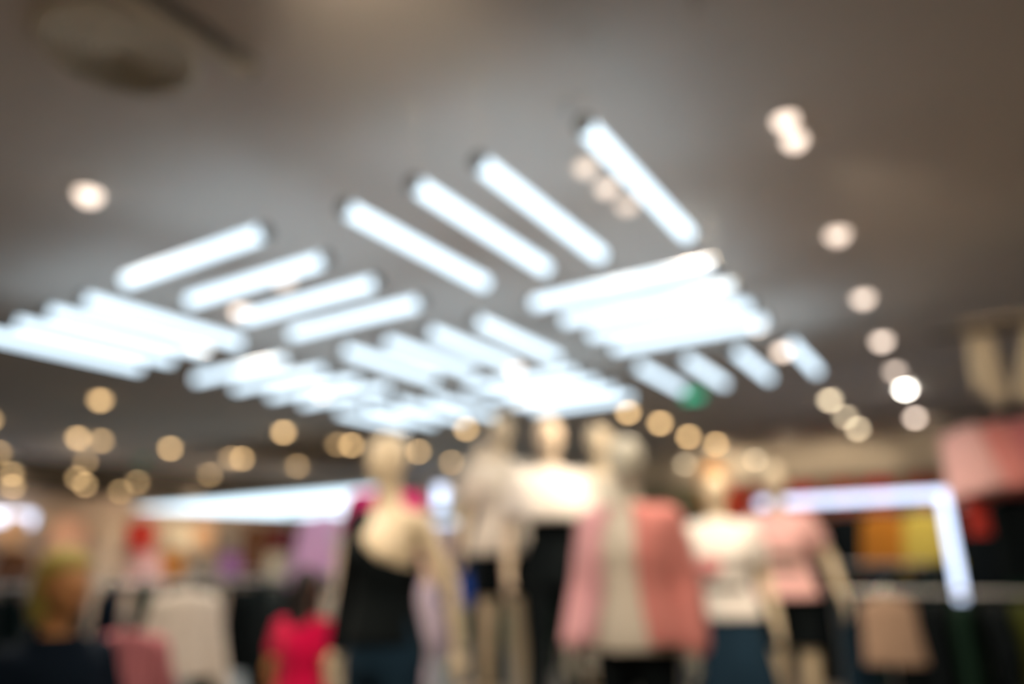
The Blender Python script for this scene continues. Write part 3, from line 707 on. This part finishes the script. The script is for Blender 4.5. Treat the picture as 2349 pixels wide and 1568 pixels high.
on = ['first', 'second', 'third', 'fourth', 'fifth', 'sixth', 'seventh', 'eighth', 'ninth', 'tenth', 'eleventh', 'twelfth', 'thirteenth', 'fourteenth', 'fifteenth', 'sixteenth']
def racklab(where): return lambda i, k, m: '%s %s, %s from the left on %s' % (CN[m], KN[k], on[i], where)

def stand(x, y, z, rz, lab):
    t = thing('garment_stand', lab, 'garment stand', (x, y, 0), rz)
    bm = bmesh.new(); tube(bm, [(0, .14, .02), (0, .14, z + .01), (0, .11, z + .025), (0, -.02, z + .025), (0, -.035, z + .05)], .009, 10); obj('pole', bm, M['metal'], t)
    bm = bmesh.new(); bmesh.ops.create_cone(bm, cap_ends=True, segments=36, radius1=.17, radius2=.165, depth=.02, matrix=Matrix.Translation((0, .14, .01))); obj('base', bm, M['metal'], t)
def on_stand(kind, m, x, y, z, extra, lab, s=1.0, v=0):
    rz = face_cam(x, y, extra); hang(kind, m, x, y, z, rz, lab, s=s, v=v)
    stand(x, y, z - .012, rz, 'slim metal stand carrying the ' + lab.split(' hanging')[0].split(' standing')[0])
# packed dark racks on the left
rack(-5.6, 1.9, -4.5, 5.2, 1.46, 'metal clothing rack packed with dark clothes behind the white sweater')
fill_rack(-5.6, 1.9, -4.5, 5.2, 1.46, 15, ['coat', 'sweater', 'coat', 'top'], ['black', 'darkteal', 'black', 'charcoal', 'black', 'navy', 'darkgreen'], racklab('the packed dark rack behind the white sweater'), 'dark clothes on the near left rack')
rack(-8.6, 3.3, -6.3, 7.4, 1.52, 'metal clothing rack of dark clothes in the middle of the left side')
fill_rack(-8.6, 3.3, -6.3, 7.4, 1.52, 16, ['coat', 'top', 'coat', 'dress'], ['charcoal', 'black', 'darkteal', 'black', 'taupe', 'darkteal', 'navy', 'black'], racklab('the middle left rack below the wall display'), 'dark clothes on the middle left rack')
on_stand('sweater', 'fluffy', -3.44, 2.46, 1.48, 0, 'white fluffy sweater hanging above the pink striped shirt', s=.70)
on_stand('top', 'pinkstripe', -2.98, 1.87, 1.35, .15, 'pink striped shirt hanging right of the person in navy', s=.72)
on_stand('dress', 'grey', -3.98, 4.10, 1.46, 1.1, 'pale grey dress hanging right of the person in magenta')
on_stand('top', 'lavender', -2.72, 3.30, 1.52, .9, 'lavender shirt hanging right of the front mannequin', s=.95)
on_stand('dress', 'lavender', -3.22, 4.13, 1.86, .9, 'long pale lavender dress hanging left of the navy coat', s=.85)
on_stand('coat', 'darkgreen', -2.64, 5.02, 1.83, 1.2, 'very dark green coat hanging behind the white cape mannequin')
t = thing('hand_bag', 'small bright blue bag hanging beside the lavender shirt', 'bag', (-2.72, 3.74, 1.40), face_cam(-2.7, 3.7))
stand(-2.72, 3.74, 1.60, face_cam(-2.7, 3.7), 'slim metal stand carrying the bright blue bag')
bm = bmesh.new(); loft(bm, [(0, 0, .12, .075, .03, 4), (0, 0, .05, .09, .04, 4), (0, 0, -.06, .10, .045, 4), (0, 0, -.08, .09, .04, 4)], 32); obj('bag_body', bm, M['blue'], t, smooth=True)
bm = bmesh.new(); tube(bm, [(-.06, 0, .11)] + [(-.06 * math.cos(a), 0, .12 + .12 * math.sin(a)) for a in [PI * j / 8 for j in range(1, 8)]] + [(.06, 0, .11)], .006, 8); obj('handle', bm, M['navy'], t)

# left wall display
for z, lab in ((2.52, 'upper'), (1.95, 'lower')):
    t = thing('wall_rail', '%s metal rail for clothes along the left wall' % lab, 'wall rail', (XL + .3, 5.0, z))
    bm = bmesh.new(); tube(bm, [(0, 0, 0), (0, 8.1, 0)], .015, 10); obj('rail', bm, M['metal'], t)
    for j in range(5): bm = bmesh.new(); tube(bm, [(0, .1 + 1.95 * j, 0), (-.3, .1 + 1.95 * j, 0)], .012, 8); obj('bracket', bm, M['metal'], t)
WL = [(6.35, 2.5, 'top', 'tan'), (7.33, 2.5, 'sweater', 'peach'), (8.05, 2.5, 'top', 'beige'), (8.65, 2.5, 'top', 'red'), (9.45, 2.5, 'sweater', 'cream'), (10.0, 2.5, 'top', 'tan'), (10.6, 2.5, 'top', 'taupe'),
      (11.36, 2.5, 'top', 'brown'), (12.06, 2.5, 'top', 'darkred'), (12.7, 2.5, 'top', 'black'),
      (6.5, 1.94, 'top', 'brown'), (7.2, 1.94, 'top', 'beige'), (7.9, 1.94, 'top', 'beige'), (8.84, 1.94, 'sweater', 'palepink'), (9.35, 1.94, 'top', 'orange'), (10.1, 1.94, 'top', 'taupe'), (10.75, 1.94, 'vest', 'purple'),
      (11.35, 1.94, 'top', 'brown'), (11.94, 1.94, 'sweater', 'cream'), (12.6, 1.94, 'sweater', 'offwhite')]
WN = dict(CN, tan='tan', peach='peach', beige='beige', red='red', cream='cream', darkred='dark red', palepink='pale pink', orange='orange', purple='purple', offwhite='off-white')
seen = {}
for i, (y, z, k, m) in enumerate(WL):
    row = 'upper' if z > 2.2 else 'lower'; seen[row] = seen.get(row, -1) + 1
    hang(k, m, XL + .3, y, z, face_cam(XL, y, rnd.uniform(-.1, .1)), '%s %s, %s from the left on the %s rail of the left wall' % (WN[m], KN[k], on[seen[row]], row), 'clothes shown along the left wall', s=1.0, v=i % 3)
# lilac and magenta clothes before the back wall, left
rack(-11.6, 12.7, -8.6, 12.7, 2.35, 'tall clothing rack of lilac and pink clothes under the far corner')
for i, (x, k, m, n_) in enumerate([(-11.3, 'sweater', 'lilac', 'bright lilac sweater, left'), (-10.75, 'dress', 'lavender', 'long lavender dress, second'), (-10.2, 'dress', 'hotpink', 'hot pink dress, third'), (-9.6, 'coat', 'offwhite', 'off-white coat, fourth'), (-9.0, 'coat', 'darkred', 'dark red coat, right')]):
    hang(k, m, x, 12.7, 2.342, face_cam(x, 12.7), n_ + ' on the tall rack in the far corner', v=i % 3)
hang('sweater', 'lilac', -5.62, 5.5, 2.10, face_cam(-5.7, 5.5), 'bright lilac-pink sweater hanging in front of the glowing canopy edge', s=1.0)
hang('dress', 'lavender', -5.16, 5.5, 2.10, face_cam(-5.3, 5.5), 'long pale lavender dress hanging beside the bright lilac sweater')
rack(-6.15, 5.5, -4.45, 5.5, 2.108, 'tall clothing rack below the right end of the glowing canopy')
hang('coat', 'coat_navy', -4.75, 5.5, 2.10, face_cam(-4.8, 5.5, .4), 'slate navy coat at the right end of the tall rack by the canopy')

# right side: red tops along the back wall, racks below the portal
t = thing('wall_rail', 'metal rail for red clothes high on the back wall', 'wall rail', (-4.2, YF - .25, 2.84))
bm = bmesh.new(); tube(bm, [(0, 0, 0), (5.2, 0, 0)], .015, 10); obj('rail', bm, M['metal'], t)
for j in range(4): bm = bmesh.new(); tube(bm, [(.1 + 1.65 * j, 0, 0), (.1 + 1.65 * j, .25, 0)], .012, 8); obj('bracket', bm, M['metal'], t)
for i, x in enumerate([-3.75, -3.15, -2.5, -1.88, -1.35, -.72, -.1]):
    hang('top', 'brickred' if i % 2 else 'red', x, YF - .25, 2.832, face_cam(x, 13), '%s shirt, %s from the left on the high rail of the back wall' % ('brick red' if i % 2 else 'red', on[i]), 'red shirts on the back wall', v=i % 3)
rack(-2.6, 10.4, .6, 10.4, 2.12, 'tall clothing rack holding orange and yellow clothes behind the glowing frame')
fam = [(-2.4, 'coat', 'charcoal'), (-2.1, 'coat', 'black'), (-1.8, 'top', 'brown'), (-1.5, 'coat', 'black'), (-1.08, 'sweater', 'orange'), (-.62, 'sweater', 'yellow'), (-.1, 'coat', 'black'), (.25, 'coat', 'darkgreen')]
for i, (x, k, m) in enumerate(fam):
    cn = dict(WN, yellow='bright yellow', orange='orange')[m]
    hang(k, m, x, 10.4, 2.112, face_cam(x, 10.4, rnd.uniform(-.1, .1)), '%s %s, %s from the left on the rack behind the glowing frame' % (cn, KN[k], on[i]), 'clothes on the rack behind the glowing frame', v=i % 3)
rack(-1.95, 7.6, -.45, 7.5, 1.50, 'clothing rack of dark clothes just before the glowing frame')
fill_rack(-1.95, 7.6, -.45, 7.5, 1.50, 9, ['coat', 'sweater', 'top', 'coat'], ['black', 'darkteal', 'charcoal', 'black', 'darkgreen', 'black', 'denim'], racklab('the dark rack before the glowing frame'), 'dark clothes before the glowing frame', .5)
rack(-1.05, 6.2, .9, 5.9, 1.32, 'low clothing rack at the lower right with denim and dark clothes')
fill_rack(-1.0, 6.2, .9, 5.9, 1.32, 11, ['coat', 'top', 'coat', 'sweater'], ['denim', 'darkteal', 'black', 'black', 'darkgreen', 'black', 'olive', 'darkgreen'], racklab('the low rack at the lower right'), 'dark clothes on the low right rack', .4)
on_stand('vest', 'sand', -.53, 4.70, 1.38, .1, 'beige vest hanging at the front of the lower right corner', s=.68)
# tall display stand at the right edge
t = thing('display_stand', 'tall metal display stand of pink and cream clothes at the right edge', 'display stand', (0, 5.10, 0))
for x in (.62,):
    bm = bmesh.new(); tube(bm, [(x, .05, .02), (x, .05, 2.9)], .02, 10); obj('upright', bm, M['darkmetal'], t)
    bm = bmesh.new(); box(bm, (x, .0, .012), (.7, .6, .024), .004); obj('foot', bm, M['darkmetal'], t)
for z in (2.85, 2.338, 1.92): bm = bmesh.new(); tube(bm, [(-.1, 0, z), (1.1, 0, z)], .012, 10); obj('rail', bm, M['darkmetal'], t)
bm = bmesh.new(); box(bm, (.55, .06, 2.88), (1.0, .35, .02), .004); obj('shelf', bm, M['cream_paint'], t)
hang('scarf', 'cream', .15, 5.10, 2.84, 0, 'cream scarf hanging highest on the right display stand, left one', s=1.0)
hang('scarf', 'cream', .47, 5.10, 2.84, 0, 'cream scarf hanging at the very right edge of the picture', s=1.25, v=1, tilt=.25)
for i, (x, m, tl, n_) in enumerate([(-.06, 'palepink', -.16, 'pale pink skirt, leftmost'), (.07, 'coral', -.18, 'coral pink skirt, middle'), (.20, 'rose', -.2, 'rose skirt, rightmost')]):
    hang('skirt', m, x, 5.10, 2.33, -.75 - .1 * i, n_ + ' on the upper rail of the right display stand', 'pink skirts on the right stand', s=.80, v=i, tilt=tl)
for i, (x, m, n_) in enumerate([(.0, 'red', 'small red vest, leftmost'), (.17, 'black', 'black vest, second'), (.32, 'black', 'black vest, third'), (.48, 'black', 'black vest, fourth')]):
    hang('vest', m, x, 5.10, 1.912, .6, n_ + ' on the lower rail of the right display stand', None, s=.45 if i == 0 else .9, v=i % 3)

# ------------------------------------------------------------------ world, colour
w = bpy.data.worlds.new('world'); scene.world = w; w.use_nodes = True
w.node_tree.nodes['Background'].inputs[0].default_value = (.02, .05, .06, 1); w.node_tree.nodes['Background'].inputs[1].default_value = .3
vs = scene.view_settings; scene.display_settings.display_device = 'sRGB'
vs.view_transform = 'Standard'; vs.look = 'None'; vs.gamma = 1; vs.use_curve_mapping = False; vs.exposure = 0.85
cy = scene.cycles
cy.use_adaptive_sampling = True; cy.adaptive_threshold = .012; cy.adaptive_min_samples = 32; cy.use_denoising = True; cy.max_bounces = 3; cy.diffuse_bounces = 2; cy.glossy_bounces = 1
cy.sample_clamp_indirect = 3; cy.caustics_reflective = False; cy.caustics_refractive = False; cy.use_light_tree = False
